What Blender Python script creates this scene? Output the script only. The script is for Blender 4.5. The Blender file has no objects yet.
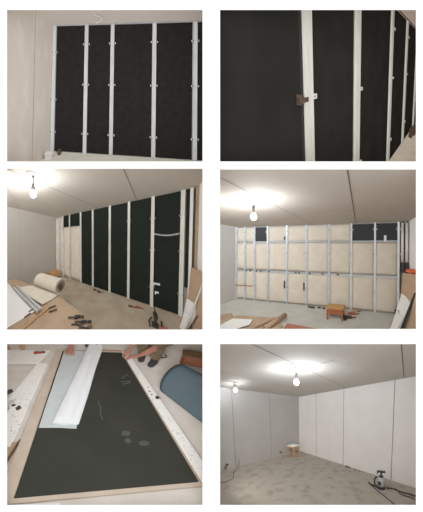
import bpy, bmesh, math, random
from mathutils import Vector, Matrix, noise
S = bpy.context.scene
COL = S.collection
random.seed(7)

# ------------------------------------------------------------------ camera, world, lights, exposure
# The place is a white display board with six openings.  Behind each opening stands a model room, built
# like a stage set: its depth is foreshortened towards the back (relief perspective), every thing in it solid.
cam = bpy.data.cameras.new('camera'); co = bpy.data.objects.new('camera', cam); COL.objects.link(co)
cam.type = 'ORTHO'; cam.ortho_scale = 5.12; cam.clip_end = 60
co.location = (0, -12, 0); co.rotation_euler = (math.pi/2, 0, 0)
S.camera = co
W = bpy.data.worlds.new('world'); S.world = W; W.use_nodes = True
W.node_tree.nodes['Background'].inputs[0].default_value = (1.0, 0.995, 0.985, 1)
W.node_tree.nodes['Background'].inputs[1].default_value = 1.0
S.view_settings.view_transform = 'Standard'; S.view_settings.look = 'None'
S.view_settings.gamma = 1.0; S.view_settings.use_curve_mapping = False
S.view_settings.exposure = 0.22
S.render.film_transparent = False
LAMP = {}          # filled by the rooms

# ------------------------------------------------------------------ materials
def mat(name, col, rough=0.7, metal=0.0, col2=None, scale=3.0, amount=0.5, detail=4.0, bump=0.0, emit=None, stretch=(1, 1, 1), lo=0.35, hi=0.65, alpha=None, spec=None):
    m = bpy.data.materials.new(name); m.use_nodes = True
    nt = m.node_tree; N = nt.nodes; L = nt.links; b = N['Principled BSDF']
    b.inputs['Base Color'].default_value = (*col, 1); b.inputs['Roughness'].default_value = rough
    b.inputs['Metallic'].default_value = metal
    if spec is not None: b.inputs['Specular IOR Level'].default_value = spec
    if col2 is not None or bump:
        at = N.new('ShaderNodeAttribute'); at.attribute_name = 'rc'
        mp = N.new('ShaderNodeMapping'); mp.inputs['Scale'].default_value = stretch
        L.new(at.outputs['Vector'], mp.inputs['Vector'])
        nz = N.new('ShaderNodeTexNoise'); nz.inputs['Scale'].default_value = scale; nz.inputs['Detail'].default_value = detail
        L.new(mp.outputs[0], nz.inputs['Vector'])
        if col2 is not None:
            r = N.new('ShaderNodeMapRange'); r.inputs[1].default_value = lo; r.inputs[2].default_value = hi
            r.inputs[4].default_value = amount
            L.new(nz.outputs['Fac'], r.inputs[0])
            mx = N.new('ShaderNodeMix'); mx.data_type = 'RGBA'
            mx.inputs[6].default_value = (*col, 1); mx.inputs[7].default_value = (*col2, 1)
            L.new(r.outputs[0], mx.inputs[0]); L.new(mx.outputs[2], b.inputs['Base Color'])
        if bump:
            bp = N.new('ShaderNodeBump'); bp.inputs['Strength'].default_value = bump; bp.inputs['Distance'].default_value = 0.01
            L.new(nz.outputs['Fac'], bp.inputs['Height']); L.new(bp.outputs[0], b.inputs['Normal'])
    if emit:
        b.inputs['Emission Color'].default_value = (*emit[0], 1); b.inputs['Emission Strength'].default_value = emit[1]
    if alpha is not None: b.inputs['Alpha'].default_value = alpha
    return m
def speckled(name, col, speck, scale, thr):
    m = mat(name, col, 0.8); nt = m.node_tree; N = nt.nodes; L = nt.links; b = N['Principled BSDF']
    at = N.new('ShaderNodeAttribute'); at.attribute_name = 'rc'
    v = N.new('ShaderNodeTexVoronoi'); v.inputs['Scale'].default_value = scale
    L.new(at.outputs['Vector'], v.inputs['Vector'])
    c = N.new('ShaderNodeMath'); c.operation = 'LESS_THAN'; c.inputs[1].default_value = thr
    L.new(v.outputs['Distance'], c.inputs[0])
    mx = N.new('ShaderNodeMix'); mx.data_type = 'RGBA'
    mx.inputs[6].default_value = (*col, 1); mx.inputs[7].default_value = (*speck, 1)
    L.new(c.outputs[0], mx.inputs[0]); L.new(mx.outputs[2], b.inputs['Base Color'])
    return m
M = {}
M['card'] = mat('white_card', (0.95, 0.95, 0.95), 0.9, spec=0.1)
M['casing'] = mat('casing_board', (0.50, 0.43, 0.36), 0.9, spec=0.1)
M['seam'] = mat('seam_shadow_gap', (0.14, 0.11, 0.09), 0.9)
M['seam_soft'] = mat('filled_seam', (0.30, 0.27, 0.24), 0.9)
M['steel'] = mat('galvanised_steel', (0.68, 0.69, 0.69), 0.38, 0.55, (0.52, 0.54, 0.54), 5, 0.7, stretch=(6, 6, .8))
M['steel_warm'] = mat('galvanised_steel_warm', (0.74, 0.73, 0.66), 0.42, 0.25, (0.62, 0.61, 0.54), 6, 0.7, stretch=(6, 6, .7))
M['screw'] = mat('dark_screw', (0.03, 0.03, 0.03), 0.5)
M['white'] = mat('white_plastic', (0.8, 0.79, 0.76), 0.5)
M['black'] = mat('black_plastic', (0.015, 0.015, 0.016), 0.45)
M['rubber'] = mat('black_rubber', (0.02, 0.018, 0.016), 0.6)
M['wood'] = mat('pale_wood', (0.55, 0.33, 0.15), 0.55, 0, (0.40, 0.21, 0.08), 6, 1, stretch=(1, 8, 8))
M['woodred'] = mat('orange_brown_wood', (0.42, 0.13, 0.04), 0.45, 0, (0.30, 0.08, 0.025), 6, 1, stretch=(1, 8, 8))
M['woodtop'] = mat('yellow_wood', (0.52, 0.31, 0.11), 0.5, 0, (0.40, 0.21, 0.07), 6, 1, stretch=(1, 8, 1))
M['hardboard'] = mat('tan_hardboard', (0.50, 0.35, 0.23), 0.75, 0, (0.43, 0.29, 0.18), 5, 0.8)
M['cardboard'] = mat('pale_cardboard', (0.46, 0.33, 0.22), 0.8, 0, (0.38, 0.26, 0.17), 4, 0.8)
M['tan5'] = mat('pale_tan_board', (0.60, 0.50, 0.41), 0.8, 0, (0.53, 0.43, 0.34), 4, 0.8)
M['felt'] = mat('cream_felt', (0.70, 0.635, 0.54), 0.95, 0, (0.64, 0.575, 0.48), 5, 0.7, spec=0.1)
M['orange'] = mat('orange_plastic', (0.85, 0.16, 0.04), 0.5)
M['red'] = mat('red_plastic', (0.45, 0.03, 0.02), 0.4)
M['clay'] = mat('terracotta', (0.40, 0.15, 0.10), 0.6)
M['bulb'] = mat('lit_bulb', (1, 0.97, 0.9), 0.3)
M['brown'] = mat('brown_debris', (0.16, 0.10, 0.055), 0.9, 0, (0.07, 0.045, 0.03), 30, 1)
M['skin'] = mat('skin', (0.52, 0.24, 0.16), 0.5, 0, (0.42, 0.16, 0.11), 12, 0.8)
M['khaki'] = mat('khaki_cloth', (0.23, 0.165, 0.105), 0.9, 0, (0.15, 0.105, 0.065), 9, 1, bump=0.4)
M['sleeve'] = mat('dark_red_cloth', (0.07, 0.025, 0.025), 0.9)
M['shoe'] = mat('black_leather', (0.022, 0.018, 0.018), 0.45)

# ------------------------------------------------------------------ rooms as stage sets
H = 2.5
def basis(yaw, pitch, roll):
    cy, sy, cp, sp = math.cos(yaw), math.sin(yaw), math.cos(pitch), math.sin(pitch)
    f = Vector((sy*cp, cy*cp, sp)); r = Vector((cy, -sy, 0)); u = r.cross(f)
    c, s = math.cos(roll), math.sin(roll)
    return c*r+s*u, c*u-s*r, f
class Room:
    """A model room behind one opening.  rect: opening on the board in metres (x0, x1, z0, z1).
    eye: the spot in the room the set is built to be seen from; scale: metres on the board per unit of slope."""
    def __init__(s, rect, axis, scale, yaw, pitch, roll, eye, near, depth):
        s.rect = rect; s.axis = axis; s.k = scale; s.eye = Vector(eye); s.near = near; s.B = depth
        s.r, s.u, s.f = basis(yaw, pitch, roll)
    def place(s, P):
        q = Vector(P)-s.eye; z = max(q.dot(s.f), s.near*0.8)
        return Vector((s.axis[0]+s.k*q.dot(s.r)/z, 0.03+s.B*(1/s.near-1/z), s.axis[1]+s.k*q.dot(s.u)/z))
    def cut(s, bm):
        e = 0.028
        def cutp(co_, no):
            g = bm.verts[:]+bm.edges[:]+bm.faces[:]
            if g: bmesh.ops.bisect_plane(bm, geom=g, dist=1e-6, plane_co=co_, plane_no=no, clear_outer=True)
        cutp(s.eye+s.f*s.near, -s.f)
        a0 = (s.rect[0]-e-s.axis[0])/s.k; a1 = (s.rect[1]+e-s.axis[0])/s.k
        b0 = (s.rect[2]-e-s.axis[1])/s.k; b1 = (s.rect[3]+e-s.axis[1])/s.k
        cutp(s.eye, -(s.r-s.f*a0)); cutp(s.eye, (s.r-s.f*a1))
        cutp(s.eye, -(s.u-s.f*b0)); cutp(s.eye, (s.u-s.f*b1))
    def build(s, name, bm, mats, parent=None, smooth=False):
        bmesh.ops.recalc_face_normals(bm, faces=bm.faces[:]) if not bm.faces.layers.int.get('keep') else None
        s.cut(bm)
        if not bm.verts: bm.free(); print('EMPTY', name); return None
        lay = bm.verts.layers.float_vector.new('rc')
        for v in bm.verts: v[lay] = v.co.copy()
        for v in bm.verts: v.co = s.place(v.co)
        if parent: o0 = parent.matrix_world.translation.copy() if False else Vector(parent['_o'])
        else:
            xs = [v.co for v in bm.verts]
            o0 = Vector(((min(v.x for v in xs)+max(v.x for v in xs))/2, (min(v.y for v in xs)+max(v.y for v in xs))/2, min(v.z for v in xs)))
        for v in bm.verts: v.co -= o0
        me = bpy.data.meshes.new(name); bm.to_mesh(me); bm.free()
        for m in (mats if isinstance(mats, (list, tuple)) else [mats]): me.materials.append(M[m] if isinstance(m, str) else m)
        if smooth:
            for p in me.polygons: p.use_smooth = True
        o = bpy.data.objects.new(name, me); COL.objects.link(o)
        o['_o'] = tuple(o0)
        root = parent
        if parent:
            o.parent = parent
        else: o.location = o0
        return o
    def thing(s, name, label, cat, base, group=None):
        o = bpy.data.objects.new(name, None); COL.objects.link(o); o.empty_display_size = 0.05
        o.location = s.place(base); o['_o'] = tuple(o.location)
        o['label'] = label; o['category'] = cat
        if group: o['group'] = group
        return o
def tag(o, label, cat, group=None):
    if o is None: return
    o['label'] = label; o['category'] = cat
    if group: o['group'] = group
    return o
def struct(o, label=None):
    if o is None: return
    o['kind'] = 'structure'
    if label: o['label'] = label
    return o

# ------------------------------------------------------------------ shape helpers (room metres)
def BM(): return bmesh.new()
def box(bm, lo, hi, mi=0, mtx=None, bev=0.0):
    r = bmesh.ops.create_cube(bm, size=1)
    sz = Vector(hi)-Vector(lo); c = (Vector(hi)+Vector(lo))/2
    for v in r['verts']:
        v.co = Vector((v.co.x*sz.x, v.co.y*sz.y, v.co.z*sz.z))+c
        if mtx is not None: v.co = mtx @ v.co
    fs = {f for v in r['verts'] for f in v.link_faces}
    for f in fs: f.material_index = mi
    if bev:
        es = list({e for f in fs for e in f.edges})
        bmesh.ops.bevel(bm, geom=es, offset=bev, segments=2, affect='EDGES', profile=0.5)
    return bm
def bar(bm, a, b, w, t, mi=0, up=(0, 0, 1)):
    """rectangular bar from a to b, width w (sideways), thickness t (up)"""
    a, b = Vector(a), Vector(b); d = (b-a); l = d.length; d.normalize()
    sd = d.cross(Vector(up)).normalized(); u = sd.cross(d)
    m = Matrix((sd, d, u)).transposed().to_4x4(); m.translation = a
    return box(bm, (-w/2, 0, -t/2), (w/2, l, t/2), mi, m)
def grid_slab(bm, fn, nu, nv, th, mi=0):
    """curved or flat sheet with thickness: fn(u, v) is its top face"""
    T_ = [[bm.verts.new(fn(i/nu, j/nv)) for j in range(nv+1)] for i in range(nu+1)]
    B_ = [[bm.verts.new(fn(i/nu, j/nv)-Vector((0, 0, th))) for j in range(nv+1)] for i in range(nu+1)]
    for i in range(nu):
        for j in range(nv):
            bm.faces.new((T_[i][j], T_[i+1][j], T_[i+1][j+1], T_[i][j+1])); bm.faces.new((B_[i][j], B_[i][j+1], B_[i+1][j+1], B_[i+1][j]))
    for i in range(nu):
        bm.faces.new((T_[i][0], B_[i][0], B_[i+1][0], T_[i+1][0])); bm.faces.new((T_[i][nv], T_[i+1][nv], B_[i+1][nv], B_[i][nv]))
    for j in range(nv):
        bm.faces.new((T_[0][j], T_[0][j+1], B_[0][j+1], B_[0][j])); bm.faces.new((T_[nu][j], B_[nu][j], B_[nu][j+1], T_[nu][j+1]))
    for f in bm.faces: f.material_index = mi
def quad(bm, p, mi=0):
    f = bm.faces.new([bm.verts.new(Vector(q)) for q in p]); f.material_index = mi; return f
def sheet(bm, o, u, v, nu, nv, mi=0, fn=None):
    o, u, v = Vector(o), Vector(u), Vector(v); g = []
    for i in range(nu+1):
        g.append([bm.verts.new(o+u*i/nu+v*j/nv+(fn(i/nu, j/nv) if fn else Vector())) for j in range(nv+1)])
    for i in range(nu):
        for j in range(nv):
            f = bm.faces.new((g[i][j], g[i+1][j], g[i+1][j+1], g[i][j+1])); f.material_index = mi
    return bm
def slab_poly(bm, pts, z0, z1, mi=0, mside=None):
    """flat polygon in x,y with thickness"""
    lo = [bm.verts.new((x, y, z0)) for x, y in pts]; hi = [bm.verts.new((x, y, z1)) for x, y in pts]
    f = bm.faces.new(hi); f.material_index = mi; f = bm.faces.new(lo[::-1]); f.material_index = mi
    n = len(pts)
    for i in range(n):
        f = bm.faces.new((lo[i], lo[(i+1) % n], hi[(i+1) % n], hi[i])); f.material_index = mi if mside is None else mside
    return bm
def tube(bm, pts, r, seg=8, mi=0, cap=True):
    pts = [Vector(p) for p in pts]; rs = r if isinstance(r, (list, tuple)) else [r]*len(pts)
    rings = []; up = Vector((0.13, 0.21, 1)).normalized()
    for i, p in enumerate(pts):
        d = (pts[min(i+1, len(pts)-1)]-pts[max(i-1, 0)]).normalized()
        a = d.cross(up)
        if a.length < 0.1: a = d.cross(Vector((1, 0, 0)))
        a.normalize(); b = d.cross(a)
        rings.append([bm.verts.new(p+(a*math.cos(2*math.pi*k/seg)+b*math.sin(2*math.pi*k/seg))*rs[i]) for k in range(seg)])
    for i in range(len(rings)-1):
        for k in range(seg):
            f = bm.faces.new((rings[i][k], rings[i][(k+1) % seg], rings[i+1][(k+1) % seg], rings[i+1][k])); f.material_index = mi
    if cap:
        for rg in (rings[0], rings[-1]):
            f = bm.faces.new(rg); f.material_index = mi
    return bm
def lathe(bm, prof, c, seg=20, mi=0):
    """prof: (radius, z) list, turned about the vertical through c"""
    c = Vector(c); rings = []
    for r, z in prof:
        rings.append([bm.verts.new(c+Vector((r*math.cos(2*math.pi*k/seg), r*math.sin(2*math.pi*k/seg), z))) for k in range(seg)])
    for i in range(len(rings)-1):
        for k in range(seg):
            f = bm.faces.new((rings[i][k], rings[i][(k+1) % seg], rings[i+1][(k+1) % seg], rings[i+1][k])); f.material_index = mi
    for rg in (rings[0], rings[-1]):
        f = bm.faces.new(rg); f.material_index = mi
    return bm
def arc(pts, n=8):
    """smooth a polyline (Catmull-Rom)"""
    P = [Vector(p) for p in pts]; P = [2*P[0]-P[1]]+P+[2*P[-1]-P[-2]]; out = []
    for i in range(1, len(P)-2):
        for k in range(n):
            t = k/n
            out.append(0.5*((2*P[i])+(P[i+1]-P[i-1])*t+(2*P[i-1]-5*P[i]+4*P[i+1]-P[i+2])*t*t+(-P[i-1]+3*P[i]-3*P[i+1]+P[i+2])*t**3))
    out.append(P[-2]); return out
def skin(joints, edges, radii, sub=2, root=0):
    me = bpy.data.meshes.new('tmp'); me.from_pydata([tuple(j) for j in joints], edges, [])
    o = bpy.data.objects.new('tmp', me); COL.objects.link(o)
    o.modifiers.new('k', 'SKIN')
    for i, r in enumerate(radii):
        rr = r if isinstance(r, tuple) else (r, r)
        me.skin_vertices[0].data[i].radius = rr
    for i in range(len(joints)): me.skin_vertices[0].data[i].use_root = (i == root)
    m = o.modifiers.new('s', 'SUBSURF'); m.levels = sub; m.render_levels = sub
    bpy.context.view_layer.update()
    dg = bpy.context.evaluated_depsgraph_get(); ev = o.evaluated_get(dg)
    bm = bmesh.new(); bm.from_mesh(ev.to_mesh()); ev.to_mesh_clear()
    bpy.data.objects.remove(o); bpy.data.meshes.remove(me)
    return bm
ORD = ['first', 'second', 'third', 'fourth', 'fifth', 'sixth', 'seventh', 'eighth', 'ninth', 'tenth']

def leaner(R, name, a, b, d0, d1, th, m, label, cat='board'):
    """sheet standing on the floor along a-b, its upper corners d0 (above a) and d1 (above b)"""
    P = [Vector(a), Vector(b), Vector(d1), Vector(d0)]; n = (P[1]-P[0]).cross(P[3]-P[0]).normalized()*th
    if n.x > 0: n = -n
    Q = [p-n for p in P]; bm = BM()
    vs = [bm.verts.new(p) for p in P]+[bm.verts.new(p) for p in Q]
    for f in ((0, 1, 2, 3), (7, 6, 5, 4), (0, 4, 5, 1), (1, 5, 6, 2), (2, 6, 7, 3), (3, 7, 4, 0)): bm.faces.new([vs[k] for k in f])
    return tag(R.build(name, bm, m), label, cat)
# ------------------------------------------------------------------ the board with its six openings
XA, XB = (-2.044, -0.090), (0.086, 2.044)
Z1, Z2, Z3 = (0.946, 2.460), (-0.735, 0.872), (-2.489, -0.881)
RECT = {1: (*XA, *Z1), 2: (*XB, *Z1), 3: (*XA, *Z2), 4: (XB[0], XB[1], -0.729, 0.865), 5: (*XA, *Z3), 6: (*XB, *Z3)}
bm = BM(); T = 0.02
X0, X1, ZB, ZT = -3.2, 3.2, -3.0, 3.0
def bar2(x0, x1, z0, z1): box(bm, (x0, 0, z0), (x1, T, z1))
bar2(X0, XA[0], ZB, ZT); bar2(XB[1], X1, ZB, ZT); bar2(XA[1], XB[0], ZB, ZT)
for c, (x0, x1) in enumerate((XA, XB)):
    rs = [RECT[5+c], RECT[3+c], RECT[1+c]]; z = ZB
    for r in rs: bar2(x0, x1, z, r[2]); z = r[3]
    bar2(x0, x1, z, ZT)
me = bpy.data.meshes.new('wall_front'); bm.to_mesh(me); bm.free(); me.materials.append(M['card'])
o = bpy.data.objects.new('wall_front', me); COL.objects.link(o); struct(o, 'white board with six openings, a model room behind each')
DEPTH = {1: 0.75, 2: 0.90, 3: 1.75, 4: 2.10, 5: 0.80, 6: 2.15}
for n, (x0, x1, z0, z1) in RECT.items():      # the case round each room, five boards
    bm = BM(); e = 0.033; t = 0.006; d = DEPTH[n]
    box(bm, (x0-e-t, T, z0-e), (x0-e, d, z1+e)); box(bm, (x1+e, T, z0-e), (x1+e+t, d, z1+e))
    box(bm, (x0-e-t, T, z0-e-t), (x1+e+t, d, z0-e)); box(bm, (x0-e-t, T, z1+e), (x1+e+t, d, z1+e+t))
    box(bm, (x0-e-t, d, z0-e-t), (x1+e+t, d+t, z1+e+t))
    me = bpy.data.meshes.new('trim'); bm.to_mesh(me); bm.free(); me.materials.append(M['casing'])
    o = bpy.data.objects.new('trim_%d' % n, me); COL.objects.link(o); struct(o, 'case round one of the six model rooms')

R1 = Room(RECT[1], (-1.067, 1.705), 1.4315, -0.1024, 0.0172, 0.0162, (1.3351, -2.7343, 1.2724), 1.5, 1.9)
R2 = Room(RECT[2], (1.062, 1.705), 1.4494, 0.8185, -0.1033, -0.0174, (0, -0.722, 1.5558), 0.56, 0.48)
R3 = Room(RECT[3], (-1.19985, 0.14252), 0.9085, -0.5777, -0.0248, -0.0013, (3.5086, -2.4818, 1.5349), 0.9, 1.8)
R4 = Room(RECT[4], (1.062, 0.068), 1.6247, -0.254, -0.0026, 0.0044, (4.1664, -4.7816, 1.7567), 1.5, 4.0)
R5 = Room(RECT[5], (-1.067, -1.692), 1.4083, 0.1653, -0.7602, 0.0806, (0.4681, -0.3741, 0.9567), 0.8, 0.6)
R6 = Room(RECT[6], (1.062, -1.687), 1.2402, -0.7746, -0.0759, -0.0061, (4.5995, -3.4745, 1.6595), 1.35, 3.6)

def strip(bm, a, b, w, n, mi=1, off=0.004):
    """narrow seam strip on a surface with normal n"""
    a, b, n = Vector(a), Vector(b), Vector(n).normalized(); d = (b-a).normalized(); s_ = n.cross(d)*w/2; k = 24
    for i in range(k):
        p, q = a+(b-a)*i/k, a+(b-a)*(i+1)/k
        quad(bm, [p-s_+n*off, q-s_+n*off, q+s_+n*off, p+s_+n*off], mi)
def surface(R, name, o, u, v, nu, nv, mats, label, seams=()):
    bm = BM(); bm.faces.layers.int.new('keep')
    sheet(bm, o, u, v, nu, nv)
    for a, b, w, n, mi in seams: strip(bm, a, b, w, n, mi)
    return struct(R.build(name, bm, mats), label)

# ------------------------------------------------------------------ things that recur
def channel(bm, x0, x1, z0, z1, yf, yb, t=0.004):
    """C-section stud: folded sheet with two pressed ribs, standing between z0 and z1, face at yf, flanges back to yb"""
    w = x1-x0; r = min(0.006, w*0.08)
    prof = [(x0, yb), (x0, yf), (x0+w*.28, yf), (x0+w*.34, yf+r), (x0+w*.40, yf), (x0+w*.60, yf), (x0+w*.66, yf+r), (x0+w*.72, yf), (x1, yf), (x1, yb)]
    inner = [(min(max(x, x0+t), x1-t), y+t if y < yb-1e-6 else y) for x, y in prof]
    pts = prof+inner[::-1]; n = len(prof); seg = 10
    rows = []
    for k in range(seg+1):
        z = z0+(z1-z0)*k/seg; rows.append([bm.verts.new((x, y, z)) for x, y in pts])
    m = len(pts)
    for k in range(seg):
        for i in range(m): bm.faces.new((rows[k][i], rows[k][(i+1) % m], rows[k+1][(i+1) % m], rows[k+1][i]))
    for rw in (rows[0], rows[-1]):
        for i in range(n-1): bm.faces.new((rw[i], rw[i+1], rw[m-2-i], rw[m-1-i]))
def stud(R, x0, x1, z0, z1, yf, yb, clips, label, group, m='steel', clipw=0.03, tab=None, cm='steel'):
    t = R.thing('metal_stud', label, 'metal stud', ((x0+x1)/2, yf, z0), group)
    bm = BM(); channel(bm, x0, x1, z0, z1, yf, yb); R.build('channel', bm, m, t)
    for z in clips:
        for sd in ((1,) if tab else (-1, 1)):
            bm = BM()
            if tab: box(bm, (x1-0.01, yf-0.004, z-0.018), (x1+tab, yf+0.006, z+0.018)); xx = x1+tab*.3
            elif sd < 0: box(bm, (x0-clipw, yf+0.004, z-0.016), (x0+0.003, yf+0.012, z+0.016)); xx = x0-clipw*.2
            else: box(bm, (x1-0.003, yf+0.004, z-0.016), (x1+clipw, yf+0.012, z+0.016)); xx = x1+clipw*.2
            c = R.build('clip', bm, cm, t)
            if c is None: continue
            bm = BM(); tube(bm, [(xx, yf-0.004, z), (xx, yf+0.01, z)], 0.011 if not tab else .008, 8)
            R.build('screw', bm, 'screw', c)
    return t
def pillow(bm, x0, x1, z0, z1, y, bulge, seed, mi=0):
    nx, nz = 8, 12; g = []; g2 = []
    for i in range(nx+1):
        a = []; b = []
        for j in range(nz+1):
            u, v = i/nx, j/nz
            k = (1-abs(2*u-1)**3)*(1-abs(2*v-1)**4)
            d = bulge*k*(1+0.5*noise.noise(Vector((u*2.3+seed, v*2.1, seed))))
            a.append(bm.verts.new((x0+(x1-x0)*u, y-d, z0+(z1-z0)*v))); b.append(bm.verts.new((x0+(x1-x0)*u, y+0.03, z0+(z1-z0)*v)))
        g.append(a); g2.append(b)
    for i in range(nx):
        for j in range(nz):
            bm.faces.new((g[i][j], g[i+1][j], g[i+1][j+1], g[i][j+1])); bm.faces.new((g2[i][j], g2[i][j+1], g2[i+1][j+1], g2[i+1][j]))
    for i in range(nx):
        bm.faces.new((g[i][0], g2[i][0], g2[i+1][0], g[i+1][0])); bm.faces.new((g[i][nz], g[i+1][nz], g2[i+1][nz], g2[i][nz]))
    for j in range(nz):
        bm.faces.new((g[0][j], g[0][j+1], g2[0][j+1], g2[0][j])); bm.faces.new((g[nx][j], g2[nx][j], g2[nx][j+1], g[nx][j+1]))
def ceiling_lamp(R, x, y, drop, label, strength, bulb_r=0.035, tilt=(0.0, 0.0), plate=0.12):
    t = R.thing('bulb_lamp', label, 'lamp', (x, y, H-drop))
    bm = BM(); lathe(bm, [(0.01, -0.001), (plate, -0.002), (plate*.95, -0.012), (0.02, -0.02)], (x, y, H), 24); R.build('ceiling_plate', bm, M['plate'], t)
    bm = BM(); bx, by = x+tilt[0], y+tilt[1]; zb = H-drop
    tube(bm, arc([(x, y, H-0.01), (x+0.03, y, H-drop*.3), (bx-0.025, by, H-drop*.45), (bx+0.015, by, zb+0.13)]), 0.008, 8); R.build('cable', bm, M['lampgrey'], t)
    bm = BM(); tube(bm, arc([(x+.02, y, H-0.01), (x-0.03, y, H-drop*.25), (bx+0.03, by, H-drop*.5), (bx, by, zb+0.13)]), 0.005, 6); R.build('cable', bm, M['lampgrey'], t)
    bm = BM(); lathe(bm, [(0.012, 0.17), (0.024, 0.15), (0.026, 0.09), (0.02, 0.06)], (bx, by, zb), 14); R.build('lamp_holder', bm, M['lampgrey'], t)
    bm = BM(); pr = [(0.016, 0.075)]
    for k in range(1, 12):
        a = math.pi*k/12; pr.append((bulb_r*math.sin(a)+(0.006 if k < 3 else 0), bulb_r*1.1*math.cos(a)+0.02))
    lathe(bm, pr, (bx, by, zb), 18)
    mb = mat('lit_bulb', (1, 0.97, 0.9), 0.3, emit=((0.90, 0.97, 1.04), strength))
    R.build('bulb', bm, mb, t, True)
    return t
M['plate'] = mat('grey_ceiling_plate', (0.42, 0.38, 0.35), 0.6)
M['lampgrey'] = mat('grey_flex', (0.30, 0.27, 0.25), 0.5)
def leg4(R, t, xs, ys, z, w, m, splay=0.0):
    cx, cy = sum(xs)/2, sum(ys)/2
    for x in xs:
        for y in ys:
            bm = BM(); sx = splay*(1 if x > cx else -1); sy = splay*(1 if y > cy else -1)
            bar(bm, (x+sx, y+sy, 0), (x, y, z), w, w, up=(0, 1, 0)); R.build('leg', bm, m, t)
def stool(R, c, ang, w, d, h, label, top='woodtop', side='woodred', legm='woodred', splay=0.0, apron=0.11):
    t = R.thing('wooden_stool', label, 'stool', (c[0], c[1], 0))
    rot = Matrix.Translation(Vector((c[0], c[1], 0))) @ Matrix.Rotation(ang, 4, 'Z')
    def P(x, y, z): return rot @ Vector((x, y, z))
    bm = BM(); box(bm, (-w/2, -d/2, h-0.03), (w/2, d/2, h), 0, rot, 0.008); R.build('seat', bm, top, t)
    for k, (a, b) in enumerate((((-w*.44, -d*.42), (w*.44, -d*.42)), ((-w*.44, d*.42), (w*.44, d*.42)), ((-w*.44, -d*.42), (-w*.44, d*.42)), ((w*.44, -d*.42), (w*.44, d*.42)))):
        bm = BM(); bar(bm, P(*a, h-0.03-apron/2), P(*b, h-0.03-apron/2), 0.02, apron); R.build('apron', bm, side, t)
    for sx in (-1, 1):
        for sy in (-1, 1):
            bm = BM(); bar(bm, P(sx*(w*.42+splay), sy*(d*.40+splay), 0), P(sx*w*.42, sy*d*.40, h-0.03), 0.036, 0.036, up=tuple(rot.to_3x3() @ Vector((0, 1, 0)))); R.build('leg', bm, legm, t)
    return t

# ================================================================== room 1 (top left): frame with black panels, straight on
M['plaster1'] = mat('smeared_plaster', (0.64, 0.57, 0.505), 0.75, 0, (0.76, 0.71, 0.66), 2.6, 0.55, stretch=(1, 1.6, 0.7), lo=0.5, hi=0.7)
M['ceil1'] = mat('ceiling_board_warm', (0.58, 0.52, 0.47), 0.85, 0, (0.62, 0.56, 0.51), 3, 0.6)
M['floor1'] = mat('pale_concrete_a', (0.60, 0.57, 0.50), 0.85, 0, (0.68, 0.64, 0.57), 6, 0.8)
M['panel1'] = mat('black_acoustic_mat', (0.018, 0.0155, 0.0155), 0.62, 0, (0.026, 0.0215, 0.021), 9, 1, spec=0.12)
G1 = 'metal studs in the top left room'
surface(R1, 'wall_left', (0, -2.2, 0), (0, 2.2, 0), (0, 0, H), 20, 20, ['plaster1', 'seam_soft'], 'smeared grey plaster wall at the left of the top left room', [((0, -.62, 0), (0, -.62, H), 0.008, (1, 0, 0), 1)])
surface(R1, 'wall_back', (0, 0.02, 0), (3.2, 0, 0), (0, 0, H), 16, 12, ['floor1'], 'wall behind the studs in the top left room')
surface(R1, 'ceiling', (0, -2, H), (3.2, 0, 0), (0, 2.05, 0), 20, 12, ['ceil1'], 'ceiling of the top left room')
surface(R1, 'floor', (0, -2, 0), (3.2, 0, 0), (0, 2.05, 0), 20, 12, ['floor1'], 'floor of the top left room')
sx1 = [0.045, 0.69, 1.19, 1.96, 2.67]
bays = [(0.08, .655), (.725, 1.155), (1.225, 1.925), (1.995, 2.635), (2.705, 3.2)]
for i, (a, b) in enumerate(bays):
    bm = BM(); box(bm, (a-0.04, -0.012, 0.02), (b+0.04, 0.012, 2.485)); o = R1.build('acoustic_mat', bm, 'panel1')
    tag(o, ['black acoustic panel beside the plaster wall, top left room', 'narrow black acoustic panel, second from the left in the top left room', 'widest black acoustic panel in the middle of the top left room', 'black acoustic panel with pale specks, fourth from the left in the top left room', 'sliver of black panel at the right edge of the top left room'][i], 'acoustic mat', 'black panels in the top left room')
for i, x in enumerate(sx1):
    stud(R1, x-.034, x+.034, 0.02, 2.483, -0.05, -0.012, [1.96, 1.03, .4] if i == 0 else [2.1+0.01*i, 1.33, .39], 'galvanised steel stud, %s from the left in the top left room' % ORD[i], G1)
bm = BM(); box(bm, (0, -.056, 2.484), (3.2, -.05, 2.5)); box(bm, (0, -.056, 2.49), (3.2, .0, 2.5)); tag(R1.build('metal_track', bm, 'steel'), 'bright steel track under the ceiling of the top left room', 'metal track', 'metal tracks')
bm = BM(); box(bm, (0, -.056, 0.0), (3.2, -.052, 0.018)); box(bm, (0, -.056, 0), (3.2, .0, 0.006)); tag(R1.build('metal_track', bm, 'steel_warm'), 'thin steel track on the floor of the top left room', 'metal track', 'metal tracks')
bm = BM(); tube(bm, arc([(.90, -.45, 2.5), (.93, -.44, 2.46), (1.0, -.42, 2.44), (1.03, -.42, 2.40), (.99, -.42, 2.36), (.95, -.42, 2.35), (.935, -.42, 2.36)]), 0.008, 8)
tag(R1.build('electric_cable', bm, 'white', smooth=True), 'loose white cable curling down from the ceiling of the top left room', 'cable')
t = R1.thing('junction_box', 'small white plastic box on the floor in the corner, top left room', 'box', (.12, -.31, 0))
bm = BM(); box(bm, (.06, -.36, 0), (.17, -.26, .10), bev=.01); R1.build('body', bm, 'white', t)
bm = BM(); box(bm, (.05, -.37, .10), (.18, -.25, .115), bev=.004); R1.build('lid', bm, 'white', t)
bm = BM(); box(bm, (.20, -.14, 0), (.245, -.07, .09)); tag(R1.build('wood_offcut', bm, 'brown'), 'brown offcut on the floor by the first stud, top left room', 'offcut')

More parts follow.
